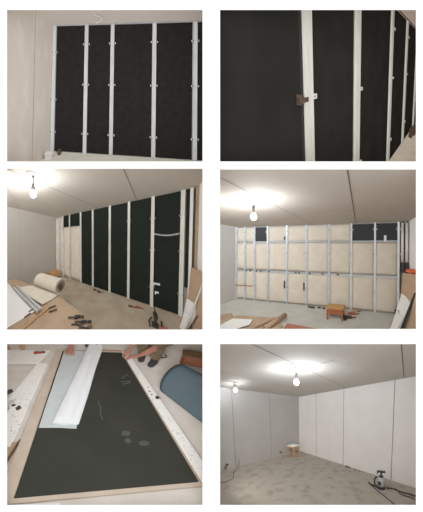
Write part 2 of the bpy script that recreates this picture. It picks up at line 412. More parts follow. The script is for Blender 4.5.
# ================================================================== room 2 (top right): the same frame seen along the wall
M['panel2'] = mat('black_acoustic_mat_near', (0.015, 0.0140, 0.012), 0.65, 0, (0.023, 0.020, 0.017), 4, 1, stretch=(1, 1, .6), spec=0.2)
M['ceil2'] = mat('pinkish_ceiling', (0.66, 0.54, 0.46), 0.85)
M['floor2'] = mat('pale_concrete_b', (0.86, 0.75, 0.63), 0.85, 0, (0.76, 0.65, 0.53), 7, 0.8)
surface(R2, 'ceiling', (0, -3, H), (6, 0, 0), (0, 3.02, 0), 24, 12, ['ceil2'], 'ceiling strip of the top right room')
surface(R2, 'floor', (0, -3, 0), (6, 0, 0), (0, 3.02, 0), 24, 12, ['floor2'], 'pale concrete floor of the top right room')
surface(R2, 'wall_back', (-.3, 0.015, 0), (6.3, 0, 0), (0, 0, H), 24, 12, ['floor2'], 'wall behind the studs in the top right room')
s2 = [(.618, .692), (1.29, 1.375), (2.35, 2.43), (3.28, 3.37), (4.35, 4.46)]
b2 = [(-.3, .598), (.71, 1.265), (1.39, 2.335), (2.44, 3.265), (3.38, 4.335), (4.47, 5.8)]
for i, (a, b) in enumerate(b2):
    bm = BM(); box(bm, (a, -0.008, 0.01), (b+.01, 0.012, 2.49)); o = R2.build('acoustic_mat', bm, 'panel2')
    tag(o, ['large black acoustic panel filling the left of the top right room', 'black acoustic panel right of the widest stud, top right room', 'brownish black panel in the middle distance of the top right room', 'narrow dark panel, fourth from the left in the top right room', 'dark panel near the floor debris, top right room', 'farthest dark panel at the right edge of the top right room'][i], 'acoustic mat', 'black panels in the top right room')
for i, (a, b) in enumerate(s2):
    clips = [[1.38], [2.17, 1.36, .55], [2.16, 1.42, .41], [2.18, 1.45, .45], [2.05, 1.40, .74]][i]
    stud(R2, a, b, 0.012, 2.485, -0.035, -0.008, clips, ['widest galvanised steel stud, nearest in the top right room', 'galvanised steel stud, second from the left in the top right room', 'galvanised steel stud with tabs, third from the left in the top right room', 'thin galvanised steel stud, fourth from the left in the top right room', 'farthest steel stud at the right edge of the top right room'][i], 'metal studs in the top right room', 'steel_warm', tab=[.03, .045, .07, .08, .08][i], cm='steel_warm')
bm = BM(); box(bm, (.600, -.022, .0), (.612, -.009, 2.48)); tag(R2.build('dark_gap_strip', bm, 'rubber'), 'thin black strip standing in for the dark gap left of the widest stud', 'gap strip')  # black strip put in to darken the gap beside the stud
bm = BM(); box(bm, (.575, -.045, 1.355), (.635, -.035, 1.385)); box(bm, (.555, -.05, 1.345), (.578, -.02, 1.41)); tag(R2.build('clamp', bm, 'brown'), 'dark brown clamp across the widest stud, top right room', 'clamp')
for nm, z0, z1, lb in (('metal_track', 2.475, 2.496, 'thin steel track along the ceiling of the top right room'), ('metal_track', 0, .012, 'thin steel track along the floor of the top right room')):
    bm = BM(); box(bm, (-.2, -.037, z0), (6, -.032, z1)); tag(R2.build(nm, bm, 'brown' if z0 > 1 else 'steel_warm'), lb, 'metal track', 'metal tracks')
for i, (x, y, r) in enumerate(((3.92, -.10, .10), (4.15, -.12, .09), (3.72, -.09, .06))):
    bm = BM(); bmesh.ops.create_icosphere(bm, subdivisions=3, radius=1)
    for v in bm.verts:
        k = 1+0.5*noise.noise(v.co*1.7+Vector((i*3.1, 0, 0))); v.co = Vector((v.co.x*r*k, v.co.y*r*.6*k, v.co.z*r*1.2*k))+Vector((x, y, r*1.0))
        v.co.z = max(v.co.z, 0.0)
    tag(R2.build('rubble_lump', bm, 'brown'), ['large brown rubble lump on the floor against the far panels', 'brown rubble lump farthest right at the wall foot, top right room', 'smallest brown rubble lump at the wall foot, top right room'][i], 'rubble', 'rubble at the wall foot')

# ================================================================== room 3 (middle left): bulb, black panels, felt roll
M['ceil3'] = mat('ceiling_board_b', (0.50, 0.45, 0.385), 0.85, 0, (0.47, 0.42, 0.36), 2, .6)
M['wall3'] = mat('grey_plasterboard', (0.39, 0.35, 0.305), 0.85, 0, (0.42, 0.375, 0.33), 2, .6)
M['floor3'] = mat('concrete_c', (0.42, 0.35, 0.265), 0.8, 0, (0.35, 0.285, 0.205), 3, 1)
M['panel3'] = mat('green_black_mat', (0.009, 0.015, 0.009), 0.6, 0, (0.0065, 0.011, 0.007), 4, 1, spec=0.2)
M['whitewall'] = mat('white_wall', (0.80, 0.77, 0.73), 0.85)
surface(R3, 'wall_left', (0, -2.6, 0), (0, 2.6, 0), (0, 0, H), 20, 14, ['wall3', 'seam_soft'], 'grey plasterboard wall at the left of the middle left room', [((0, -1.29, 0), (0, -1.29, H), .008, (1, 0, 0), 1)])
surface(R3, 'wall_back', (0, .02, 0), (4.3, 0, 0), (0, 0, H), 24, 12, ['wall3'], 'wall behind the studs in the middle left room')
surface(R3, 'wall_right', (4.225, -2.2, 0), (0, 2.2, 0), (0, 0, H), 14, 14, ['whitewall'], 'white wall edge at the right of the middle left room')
surface(R3, 'ceiling', (0, -2.6, H), (4.3, 0, 0), (0, 2.62, 0), 30, 20, ['ceil3', 'seam', 'seam_soft'], 'ceiling with board seams and bulb, middle left room',
        [((1.78, -2.6, H), (2.16, 0, H), .012, (0, 0, -1), 1), ((3.16, -2.6, H), (3.21, 0, H), .010, (0, 0, -1), 1), ((0, -1.30, H), (2.2, -2.35, H), .006, (0, 0, -1), 2)])
surface(R3, 'floor', (0, -2.6, 0), (4.3, 0, 0), (0, 2.62, 0), 30, 20, ['floor3'], 'concrete floor of the middle left room')
s3 = [.53, .91, 1.46, 1.96, 2.53, 3.04, 3.54, 4.02]
for i, x in enumerate(s3):
    w = [.018, .018, .026, .026, .028, .028, .03, .028][i]
    stud(R3, x-w, x+w, .01, 2.49, -.045, -.012, [2.0, 1.3, .45], 'galvanised steel stud, %s from the left in the middle left room' % ORD[i], 'metal studs in the middle left room', 'steel_warm', clipw=.018)
for i in range(7):
    a, b = s3[i]+.015, s3[i+1]-.015
    zlo = 2.03 if i < 2 else .015
    bm = BM(); box(bm, (a-.01, -.012, zlo), (b+.01, .015, 2.48)); tag(R3.build('acoustic_mat', bm, 'panel3'),
        ['short dark panel above the narrow cream batt, middle left room', 'short dark panel above the wide cream batt, middle left room', 'dark green acoustic panel beside the cream batts, middle left room', 'dark green acoustic panel, second full one from the left, middle left room', 'dark green acoustic panel, third full one from the left, middle left room', 'dark green acoustic panel left of the one with a cross rail', 'large dark green panel crossed by a rail, middle left room'][i], 'acoustic mat', 'dark panels in the middle left room')
for i, (a, b, z1) in enumerate(((.03, .30, 2.46), (.33, .51, 2.46), (.55, .89, 2.02), (.935, 1.435, 2.02))):
    bm = BM(); pillow(bm, a, b, .02, z1, -.014, .035, i*1.7); tag(R3.build('felt_batt', bm, 'felt', smooth=True),
        ['cream felt batt in the corner of the middle left room', 'narrow cream felt batt, second from the corner in the middle left room', 'cream felt batt under the first dark panel, middle left room', 'widest cream felt batt beside the full dark panels'][i], 'felt batt', 'cream felt batts in the middle left room')
bm = BM(); tube(bm, [(.31, -.03, 0), (.31, -.03, 2.48)], .012, 8); tag(R3.build('steel_rod', bm, 'steel'), 'thin upright rod between the cream batts in the corner', 'rod')
t = R3.thing('cross_rail', 'bright steel cross rail over the large dark panel', 'metal rail', (3.87, -.04, 1.62))
bm = BM(); tube(bm, arc([(3.56, -.03, 1.66), (3.78, -.045, 1.62), (4.0, -.03, 1.65)], 6), .018, 4); R3.build('rail', bm, 'steel', t)
bm = BM(); tube(bm, [(3.97, -.06, 1.63), (3.97, -.03, 1.63)], .01, 6); R3.build('screw', bm, 'screw', t)
for i, (x, z, l) in enumerate(((3.57, .55, .12), (3.60, .36, .07))):
    t = R3.thing('steel_bracket', ['longer steel bracket low on the dark panel, middle left room', 'shorter steel bracket below the longer one, middle left room'][i], 'bracket', (x, -.03, z))
    bm = BM(); box(bm, (x, -.035, z-.02), (x+l, -.012, z+.02)); R3.build('plate', bm, 'steel', t)
    bm = BM(); box(bm, (x, -.05, z-.045), (x+.02, -.012, z-.02)); R3.build('hook', bm, 'steel', t)
bm = BM(); box(bm, (4.075, -.02, .6), (4.115, .0, 2.48)); tag(R3.build('acoustic_strip', bm, 'panel3'), 'narrow dark strip between last stud and white post', 'acoustic strip')
bm = BM(); box(bm, (4.12, -.05, 0), (4.155, -.005, 2.49), bev=.003); tag(R3.build('white_post', bm, 'white'), 'white upright post near the right wall, middle left room', 'post')
bm = BM(); box(bm, (4.175, -.03, .7), (4.19, -.005, 2.47)); tag(R3.build('wooden_batten', bm, 'brown'), 'dark brown upright batten beside the white post', 'batten')
bm = BM(); box(bm, (4.192, -.06, 0), (4.223, -.03, 2.49)); tag(R3.build('wooden_post', bm, 'cardboard'), 'pale upright timber against the right wall, middle left room', 'post')
ceiling_lamp(R3, 2.02, -1.80, .31, 'bare lit bulb hanging from the ceiling, middle left room', 340, .036, (0, 0), .09)
# stack of boards in the foreground, roll of felt on it
hb = .45
bm = BM(); slab_poly(bm, [(.2, -1.52), (1.0, -1.43), (1.98, -1.335), (2.98, -1.49), (3.3, -2.6), (.2, -2.6)], .0, hb-.036, 0, 1)
tag(R3.build('board_stack', bm, ['cardboard', 'hardboard']), 'low stack of tan boards across the foreground, middle left room', 'board stack')
bm = BM(); slab_poly(bm, [(1.6, -1.41), (2.03, -1.40), (2.93, -1.57), (3.0, -2.6), (1.7, -2.6)], hb-.035, hb-.012, 0, 1)
tag(R3.build('fibreboard_sheet', bm, ['cardboard', 'brown']), 'brown fibreboard sheet on top of the stack, middle left room', 'board')
bm = BM(); slab_poly(bm, [(.5, -1.75), (1.20, -1.78), (2.06, -1.83), (2.04, -2.5), (.5, -2.5)], hb-.011, hb+.004, 0, 1)
tag(R3.build('white_board', bm, ['white', 'clay']), 'white board sheet at the left front of the stack', 'board')
bm = BM(); slab_poly(bm, [(1.93, -1.90), (2.04, -1.87), (2.30, -2.12), (2.17, -2.3)], hb-.012, hb-.002, 0, 0)
tag(R3.build('cardboard_piece', bm, 'cardboard'), 'cut cardboard piece beside the white board', 'cardboard')
c0, c1, rr = Vector((1.33, -1.37, hb+.145)), Vector((1.99, -1.30, hb+.145)), .142
t = R3.thing('felt_roll', 'thick roll of cream felt on the boards, middle left room', 'roll', (1.4, -1.27, hb))
bm = BM(); tube(bm, [c0+(c1-c0)*k/10 for k in range(11)], rr, 32); R3.build('rolled_felt', bm, 'felt', t, False)
ax = (c1-c0).normalized(); e = c1+ax*.003
bm = BM()
for k in range(9):   # the wound layers seen at the end
    r0 = rr*(.3+.7*k/9)*.97; tube(bm, [e, e+ax*(.004+.002*(k % 2))], r0, 24)
R3.build('roll_end', bm, mat('felt_edge', (.50, .40, .31), .95, 0, (.38, .29, .22), 20, 1), t)
bm = BM(); tube(bm, [e, e+ax*.016], .035, 16); R3.build('core', bm, 'brown', t)
bm = BM(); tube(bm, [c0-ax*.09, c0], .014, 10); R3.build('core_tube', bm, 'steel', t)
bm = BM(); P0, P1, P2, P3 = Vector((1.33, -1.39, hb+.008)), Vector((2.01, -1.34, hb+.008)), Vector((1.00, -1.74, hb+.02)), Vector((2.04, -1.70, hb+.02))
grid_slab(bm, lambda u, v: P0.lerp(P1, u).lerp(P2.lerp(P3, u), v)+Vector((0, 0, .006+.008*math.sin(v*5+u*2))), 10, 10, .01); R3.build('unrolled_sheet', bm, 'felt', t)
t = R3.thing('steel_profile', 'pair of shiny steel profiles lying across the white sheet', 'metal profile', (1.5, -1.75, hb))
for dy, w in ((0, .035), (-.045, .03)):
    bm = BM(); bar(bm, (1.0, -1.72+dy, hb+.04), (2.14, -1.78+dy, hb+.04), w, .022); R3.build('rail', bm, 'steel', t)
bm = BM(); bar(bm, (2.17, -1.68, hb+.006), (2.25, -2.2, hb+.006), .03, .02); tag(R3.build('wooden_batten', bm, 'wood'), 'thin brown batten lying on the brown fibreboard', 'batten')
for i, (a, b) in enumerate((((2.00, -1.88), (1.99, -1.80)), ((2.18, -1.68), (2.22, -1.58)), ((2.25, -1.72), (2.31, -1.62)), ((2.06, -1.96), (2.05, -1.88)))):
    bm = BM(); bar(bm, (*a, hb+.008), (*b, hb+.008), .018, .014)
    tag(R3.build('wood_splinter', bm, 'brown'), ['brown splinter at the edge of the white board', 'brown splinter beyond the batten end', 'brown splinter right of the batten on the fibreboard', 'brown splinter nearest the viewer on the cardboard'][i], 'offcut', 'offcuts on the board stack')
TL = ['black pliers topmost in the tool pile on the boards', 'black hammer at the right corner of the board stack', 'curved black tool lowest in the tool pile', 'short black tool in the middle of the tool pile', 'black tool leaning over the edge of the board stack', 'black tool leftmost in the pile on the boards']
for i in range(6):
    a = (2.66, 2.80, 2.72, 2.74, 2.83, 2.62)[i]; y = (-1.52, -1.55, -1.64, -1.60, -1.62, -1.60)[i]; z = hb-.01+(.02 if i % 2 else .005)
    t = R3.thing('hand_tool', TL[i], 'tool', (a, y, hb), 'black hand tools on the board stack')
    bm = BM(); tube(bm, [(a-.05, y-.03, z), (a, y, z+.008), (a+.04, y+.015, z)], .009, 8); R3.build('handle', bm, 'black', t)
    bm = BM(); bar(bm, (a+.035, y+.012, z+.003), (a+.075, y+.03+.01*i, z+.003), .028, .02); R3.build('head', bm, 'rubber' if i % 2 else 'brown', t)
stool(R3, (.33, -.32), .15, .5, .36, .28, 'brown wooden stool in the far corner behind the felt roll', 'wood', 'wood', 'wood')
for i, (x, y, m, n, l) in enumerate(((2.12, -.15, 'black', 'hand_tool', 'black tool lying at the foot of the dark panels, middle left room'), (2.28, -.18, 'black', 'cable_reel', 'small black cable scrap beside the tool on the floor'), (3.15, -.29, 'brown', 'wood_offcut', 'small dark offcut in the middle of the floor, middle left room'), (3.29, -.24, 'red', 'screwdriver', 'red handled screwdriver on the floor, middle left room'))):
    t = R3.thing(n, l, 'tool' if i != 2 else 'offcut', (x, y, 0))
    bm = BM(); bar(bm, (x-.05, y-.02, .02), (x+.03, y, .02), .035, .03); R3.build('handle', bm, m, t)
    bm = BM(); tube(bm, [(x+.03, y, .02), (x+.10, y+.01, .015)], .009, 8); R3.build('blade', bm, 'black', t)
t = R3.thing('cordless_drill', 'black cordless drill standing on the floor by the dark panel', 'drill', (3.60, -.55, 0))
bm = BM(); box(bm, (3.545, -.60, 0), (3.64, -.52, .05), bev=.008); R3.build('battery', bm, 'black', t)
bm = BM(); bar(bm, (3.59, -.56, .05), (3.60, -.56, .16), .035, .045, up=(0, 1, 0)); R3.build('handle', bm, 'rubber', t)
bm = BM(); tube(bm, [(3.60, -.60, .19), (3.59, -.50, .19)], .034, 12); tube(bm, [(3.59, -.50, .19), (3.585, -.46, .19)], .018, 10); R3.build('motor_housing', bm, 'black', t)
bm = BM(); tube(bm, [(3.595, -.47, .19), (3.575, -.44, .30)], .010, 8); R3.build('drill_bit', bm, 'black', t)
bm = BM(); tube(bm, arc([(3.52, -.62, .012), (3.50, -.52, .03), (3.54, -.50, .10), (3.50, -.57, .07)], 6), .010, 8); tag(R3.build('power_cable', bm, 'rubber', smooth=True), 'black cable looped beside the drill', 'cable')
t = R3.thing('wood_chisel', 'reddish block with a black handle beside the drill', 'tool', (3.70, -.50, 0))
bm = BM(); box(bm, (3.66, -.58, 0), (3.77, -.50, .035), bev=.006); R3.build('block', bm, 'clay', t)
bm = BM(); tube(bm, [(3.69, -.54, .035), (3.68, -.54, .12)], .013, 10); R3.build('handle', bm, 'black', t)

leaner(R3, 'hardboard_sheet', (4.06, -.16, 0), (4.10, -.7, 0), (4.13, -.12, 1.03), (4.2, -.7, 1.03), .010, 'hardboard', 'tan hardboard sheet leaning on the right wall, middle left room')
leaner(R3, 'plasterboard_sheet', (3.99, -.24, 0), (4.02, -.42, 0), (4.05, -.26, .50), (4.14, -.42, .50), .010, 'white', 'white sheet in front of the tan sheet, middle left room')
leaner(R3, 'plasterboard_sheet', (3.95, -.33, 0), (3.98, -.43, 0), (4.02, -.33, .30), (4.07, -.43, .28), .008, 'whitewall', 'lowest white sheet foremost at the right, middle left room')
bm = BM(); bar(bm, (3.985, -.44, .03), (4.17, -.46, .90), .013, .012, up=(0, 1, 0)); tag(R3.build('steel_profile', bm, 'steel'), 'steel profile leaning over the tan and white sheets', 'metal profile')
bm = BM(); bar(bm, (4.01, -.46, .06), (4.19, -.50, .60), .010, .010, up=(0, 1, 0)); tag(R3.build('steel_profile', bm, 'brown'), 'thin dark profile leaning right of the steel one', 'metal profile')

# ================================================================== room 4 (middle right): felt batts between studs
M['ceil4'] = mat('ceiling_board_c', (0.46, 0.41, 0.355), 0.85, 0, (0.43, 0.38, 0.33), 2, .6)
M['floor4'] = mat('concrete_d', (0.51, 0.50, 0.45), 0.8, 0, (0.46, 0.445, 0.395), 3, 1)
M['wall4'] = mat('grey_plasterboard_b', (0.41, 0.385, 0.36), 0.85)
M['bluesteel'] = mat('bluish_steel', (0.60, 0.66, 0.70), 0.4, .4, (0.42, 0.47, 0.50), 8, .8, stretch=(5, 5, 1))
M['panel4'] = mat('black_mat_upper', (0.012, 0.016, 0.018), 0.6, 0, (0.018, 0.022, 0.024), 6, 1)
W4 = 5.43
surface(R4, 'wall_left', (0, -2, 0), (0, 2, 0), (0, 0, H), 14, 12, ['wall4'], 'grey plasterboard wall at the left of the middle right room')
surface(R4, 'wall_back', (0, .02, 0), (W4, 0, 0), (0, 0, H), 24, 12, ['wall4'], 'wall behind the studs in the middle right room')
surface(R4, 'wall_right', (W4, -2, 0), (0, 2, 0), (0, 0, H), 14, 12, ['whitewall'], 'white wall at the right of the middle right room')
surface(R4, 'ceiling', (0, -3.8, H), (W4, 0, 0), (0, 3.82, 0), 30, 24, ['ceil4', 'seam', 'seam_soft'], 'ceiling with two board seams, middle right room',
        [((4.05, -3.6, H), (4.05, 0, H), .016, (0, 0, -1), 1), ((2.75, -3.6, H), (2.76, 0, H), .011, (0, 0, -1), 1), ((2.75, -1.6, H), (5.4, -1.6, H), .012, (0, 0, -1), 2)])
surface(R4, 'floor', (0, -3, 0), (W4, 0, 0), (0, 3.02, 0), 30, 20, ['floor4'], 'pale concrete floor of the middle right room')
s4 = [.03, .37, .75, 1.25, 1.93, 2.58, 3.29, 3.93, 4.57, 5.16]
for i, x in enumerate(s4):
    stud(R4, x-.024, x+.024, .01, 2.49, -.07, -.012, [2.3, 1.62, .55], 'bluish steel stud, %s from the left in the middle right room' % ORD[i], 'metal studs in the middle right room', 'bluesteel' if i < 7 else 'steel', clipw=.035, cm='steel')
rows4 = [(.03, .98, 'lower'), (1.045, 1.94, 'middle'), (2.0, 2.46, 'upper')]
for i in range(9):
    a, b = s4[i]+.012, s4[i+1]-.012
    for j, (z0, z1, rn) in enumerate(rows4):
        if j == 2 and i in (2, 7, 8):
            bm = BM(); box(bm, (a, -.03, z0), (b, -.005, z1)); tag(R4.build('acoustic_mat', bm, 'panel4'),
                {2: 'square black panel high near the left end, middle right room', 7: 'black panel high on the wall, left one of the right hand pair', 8: 'black panel high on the wall, right one of the right hand pair'}[i], 'acoustic mat', 'black panels high in the middle right room')
            continue
        bm = BM(); pillow(bm, a, b, z0, z1, -.02, .085 if j < 2 else .05, i*2.3+j*5.1)
        tag(R4.build('felt_batt', bm, 'felt', smooth=True), 'cream felt batt in the %s bay from the left, %s row, middle right room' % (ORD[i], rn), 'felt batt', 'cream felt batts in the middle right room')
for i, (x0, x1, z, n) in enumerate(((.03, 5.16, 1.97, 'upper'), (.03, 5.16, 1.01, 'lower'))):
    t = R4.thing('cross_rail', '%s horizontal steel rail across all the felt batts' % n, 'metal rail', (2.6, -.075, z), 'cross rails in the middle right room')
    bm = BM(); box(bm, (x0, -.082, z-(.010 if i == 0 else .018)), (x1, -.07, z+(.010 if i == 0 else .018))); box(bm, (x0, -.09, z-.004), (x1, -.08, z+.004)); R4.build('rail', bm, 'bluesteel', t)
    if i == 1:
        for x in (.45, .62, .86, 1.02, 1.32, 2.25, 2.36, 2.70, 3.1, 3.55):
            bm = BM(); box(bm, (x-.028, -.096, z-.018), (x+.028, -.083, z+.018)); R4.build('slot', bm, 'screw', t)
bm = BM(); box(bm, (.06, -.125, .50), (.74, -.115, .525)); tag(R4.build('wooden_batten', bm, 'clay'), 'thin brown batten across the two leftmost lower batts', 'batten')
for i, (x, z) in enumerate(((1.90, .62), (2.55, .6), (1.9, 2.08))):
    bm = BM(); box(bm, (x-.055, -.09, z-.12 if i < 2 else z-.05), (x-.015, -.07, z+.12 if i < 2 else z+.05)); tag(R4.build('cable_gap', bm, 'screw'), ['dark slot beside the fifth stud, low, middle right room', 'dark slot beside the sixth stud, low, middle right room', 'small dark slot high beside the fifth stud'][i], 'slot')
bm = BM(); box(bm, (4.80, -.06, 1.95), (4.86, -.03, 2.13)); tag(R4.build('steel_bracket', bm, 'steel'), 'steel bracket hanging on the right black panel', 'bracket')
for i, x in enumerate((5.255, 5.36)):
    t = R4.thing('upright_pipe', ['white upright pipe with black foot beside the last stud', 'white upright pipe with black foot next to the right wall'][i], 'pipe', (x, -.06, 1.2), 'upright pipes in the middle right room')
    bm = BM(); tube(bm, [(x, -.06, 1.42), (x, -.06, 2.46)], .032, 14); R4.build('tube', bm, 'white', t, True)
    bm = BM(); box(bm, (x-.04, -.1, 1.14), (x+.04, -.02, 1.40)); R4.build('foot', bm, 'black', t)
    bm = BM(); tube(bm, [(x-.015, -.07, 2.46), (x+.02, -.07, 2.46)], .025, 10); R4.build('cap', bm, 'black', t)
bm = BM(); box(bm, (5.19, -.04, .02), (5.23, -.01, 2.47)); tag(R4.build('wooden_batten', bm, 'brown'), 'dark upright batten between last stud and white pipes', 'batten')
bm = BM(); box(bm, (5.295, -.03, 1.42), (5.32, -.01, 2.44)); tag(R4.build('acoustic_strip', bm, 'panel4'), 'narrow black strip between the two white pipes', 'acoustic strip')
ceiling_lamp(R4, 2.65, -2.70, .30, 'bare lit bulb hanging from the ceiling, middle right room', 640, .038, (0, 0), .12)
# leaning sheets
leaner(R4, 'hardboard_sheet', (4.98, -.78, 0), (5.05, -1.6, 0), (5.11, -.78, 1.23), (5.36, -1.6, 1.23), .012, 'hardboard', 'tan hardboard sheet leaning on the right wall, middle right room')
leaner(R4, 'plasterboard_sheet', (4.84, -.86, 0), (4.87, -1.25, 0), (5.06, -.86, .78), (5.15, -1.25, .76), .012, 'white', 'white plasterboard sheet in front of the tan leaning sheet')
leaner(R4, 'plasterboard_sheet', (4.80, -.98, 0), (4.83, -1.24, 0), (4.93, -.98, .42), (5.0, -1.24, .40), .012, 'whitewall', 'shortest white sheet leaning foremost, middle right room')
bm = BM(); bar(bm, (4.93, -1.3, .10), (5.20, -1.32, .92), .045, .03, up=(0, 1, 0)); tag(R4.build('steel_profile', bm, 'black'), 'dark metal profile leaning diagonally over the white sheets', 'metal profile')
bm = BM(); bar(bm, (4.96, -1.0, .46), (5.05, -1.05, .26), .012, .012); tag(R4.build('cord', bm, 'rubber'), 'thin dark cord across the white sheets', 'cord')
bm = BM(); bar(bm, (4.88, -1.06, .0), (4.96, -1.10, .20), .05, .012, up=(0, 1, 0)); tag(R4.build('cardboard_piece', bm, 'hardboard'), 'small tan piece standing before the white sheets', 'cardboard')
bm = BM(); bmesh.ops.create_icosphere(bm, subdivisions=3, radius=1)
for v in bm.verts:
    k = 1+.4*noise.noise(v.co*2.1); v.co = Vector((v.co.x*.11*k, v.co.y*.2*k, v.co.z*.05*k))+Vector((5.30, -.72, 1.26))
tag(R4.build('orange_bag', bm, 'orange', smooth=True), 'orange bag tucked on top of the leaning sheets', 'bag')
bm = BM(); box(bm, (5.06, -.16, 0), (5.16, -.08, .16), bev=.01); tag(R4.build('black_box', bm, 'black'), 'small black box at the foot of the last stud', 'box')
stool(R4, (3.58, -.68), -.03, .44, .34, .30, 'orange brown wooden stool before the felt wall, middle right room')
for i, (x, y, n, m, l, c) in enumerate(((3.88, -.62, 'hand_saw', 'brown', 'brown tool lying right of the stool, middle right room', 'tool'), (3.96, -.36, 'wood_offcut', 'woodred', 'reddish offcut on the floor behind the tool by the stool', 'offcut'), (4.0, -.16, 'wood_offcut', 'hardboard', 'tan offcut near the wall right of the stool', 'offcut'))):
    t = R4.thing(n, l, c, (x, y, 0))
    bm = BM(); bar(bm, (x-.08, y, .03), (x+.1, y+.03, .03), .08, .05); R4.build('body', bm, m, t)
    bm = BM(); bar(bm, (x+.1, y+.03, .02), (x+.2, y+.08, .02), .03, .02); R4.build('end', bm, 'brown', t)
t = R4.thing('paint_pot', 'small black pot right beside the stool leg', 'pot', (3.80, -.72, 0))
bm = BM(); lathe(bm, [(.045, 0), (.05, .09), (.042, .09)], (3.82, -.72, 0), 14); R4.build('body', bm, 'black', t)
bm = BM(); lathe(bm, [(.052, .088), (.052, .10), (.01, .105)], (3.82, -.72, 0), 14); R4.build('lid', bm, 'black', t)
for i, (x, y, w) in enumerate(((2.80, -.12, .13), (3.02, -.09, .06), (3.16, -.11, .05))):
    t = R4.thing('hand_tool', ['black tool at the wall foot left of the stool, middle right room', 'tiny dark tool right of the black tool at the wall foot', 'tiny dark scrap nearest the stool at the wall foot'][i], 'tool', (x, y, 0))
    bm = BM(); box(bm, (x-w, y-.04, 0), (x+w*.4, y, .03)); R4.build('body', bm, 'black', t)
    bm = BM(); box(bm, (x-w*.2, y-.07, 0), (x+w*.7, y-.02, .025)); R4.build('handle', bm, 'rubber', t)
# foreground boards, lower left
bm = BM(); slab_poly(bm, [(.35, -1.75), (.92, -1.24), (1.02, -1.30), (1.20, -1.56), (1.1, -2.4), (.3, -2.4)], 0, .07, 0, 1); tag(R4.build('fibreboard_sheet', bm, ['cardboard', 'hardboard']), 'tan board at the far left of the foreground, middle right room', 'board')
bm = BM(); slab_poly(bm, [(1.12, -1.28), (2.0, -1.18), (2.5, -1.45), (2.6, -2.4), (1.2, -2.4)], 0, .05, 0, 1); tag(R4.build('fibreboard_sheet', bm, ['cardboard', 'hardboard']), 'large tan board under the white panel, foreground of middle right room', 'board')
bm = BM(); slab_poly(bm, [(1.22, -1.52), (1.72, -1.44), (1.82, -1.70), (1.5, -2.2), (1.2, -1.95)], .05, .075, 0, 1); tag(R4.build('white_board', bm, ['white', 'brown']), 'small white panel lying on the tan board, middle right room', 'board')
bm = BM(); bar(bm, (1.95, -1.9, .09), (2.18, -1.25, .09), .10, .035); tag(R4.build('timber_plank', bm, 'cardboard'), 'pale plank pointing away, left of the cardboard tube', 'plank')
bm = BM(); tube(bm, [(2.28, -1.82, .11), (2.40, -1.12, .13)], .055, 16)
t = R4.thing('cardboard_tube', 'brown cardboard tube in the foreground, middle right room', 'tube', (2.34, -1.3, .06)); R4.build('tube_wall', bm, 'hardboard', t, True)
bm = BM(); tube(bm, [(2.400, -1.119, .131), (2.402, -1.108, .1315)], .038, 16); R4.build('tube_mouth', bm, 'brown', t)
bm = BM(); slab_poly(bm, [(2.55, -1.32), (3.0, -1.36), (3.7, -1.42), (3.7, -2), (2.6, -2)], 0, .03, 0, 1); tag(R4.build('timber_plank', bm, ['clay', 'brown']), 'reddish board edge at the bottom of the middle right room', 'board')
bm = BM(); box(bm, (4.02, -1.36, 0), (4.10, -1.30, .03)); tag(R4.build('wood_offcut', bm, 'brown'), 'small dark offcut at the bottom edge, middle right room', 'offcut')

# ================================================================== room 5 (bottom left): cutting the mat on the floor
M['floor5'] = mat('grey_concrete', (0.70, 0.65, 0.60), 0.8, 0, (0.62, 0.57, 0.52), 4, 1)
M['mat5'] = mat('dark_rubber_mat', (0.040, 0.041, 0.034), 0.6, 0, (0.048, 0.047, 0.040), 2.5, 1, spec=0.15)
M['foam'] = speckled('speckled_white_board', (0.86, 0.84, 0.81), (0.16, 0.14, 0.12), 26, 0.15)
M['film'] = mat('blue_grey_film', (0.57, 0.61, 0.62), 0.35, 0, (0.51, 0.55, 0.56), 5, .7)
M['film_white'] = mat('white_film', (0.86, 0.87, 0.88), 0.3, 0, (0.76, 0.79, 0.81), 4, .7, stretch=(5, .8, 5))
M['blue_roll'] = mat('blue_grey_vinyl', (0.085, 0.13, 0.155), 0.3, 0, (0.07, 0.11, 0.13), 3, .7)
M['chalk'] = mat('chalk_mark', (0.15, 0.145, 0.13), 0.9)
F = -.035
surface(R5, 'floor', (-2.5, -.6, F), (7.5, 0, 0), (0, 4.55, 0), 40, 30, ['floor5'], 'concrete floor of the bottom left room')
surface(R5, 'wall_back', (-2.5, 3.95, F), (7.5, 0, 0), (0, 0, 2), 20, 6, ['whitewall'], 'white wall beyond the floor of the bottom left room')
bm = BM(); slab_poly(bm, [(-.15, 3.02), (-.105, -.03), (1.27, -.03), (1.27, 3.02)], F+.002, -.012, 0, 0); tag(R5.build('hardboard_sheet', bm, 'tan5'), 'tan board sheet lying under the dark mat', 'board')
t = R5.thing('acoustic_mat', 'large dark acoustic mat lying on the tan board', 'mat', (.62, 1.4, -.012))
bm = BM(); grid_slab(bm, lambda u, v: Vector((1.25*u, 2.89*v, 0)), 20, 30, .011); R5.build('sheet', bm, 'mat5', t)
def mark(pts, w=.006):
    bm = BM()
    for a, b in zip(pts, pts[1:]): bar(bm, (*a, .002), (*b, .002), w, .002)
    R5.build('chalk_mark', bm, 'chalk', t)
mark([(.62, .70), (.605, .80), (.62, .90), (.60, 1.0), (.61, 1.06)])
mark([(.97, 1.52), (1.12, 1.56), (1.10, 1.50), (.98, 1.45)], .012); mark([(1.0, 1.62), (1.14, 1.80)], .008)
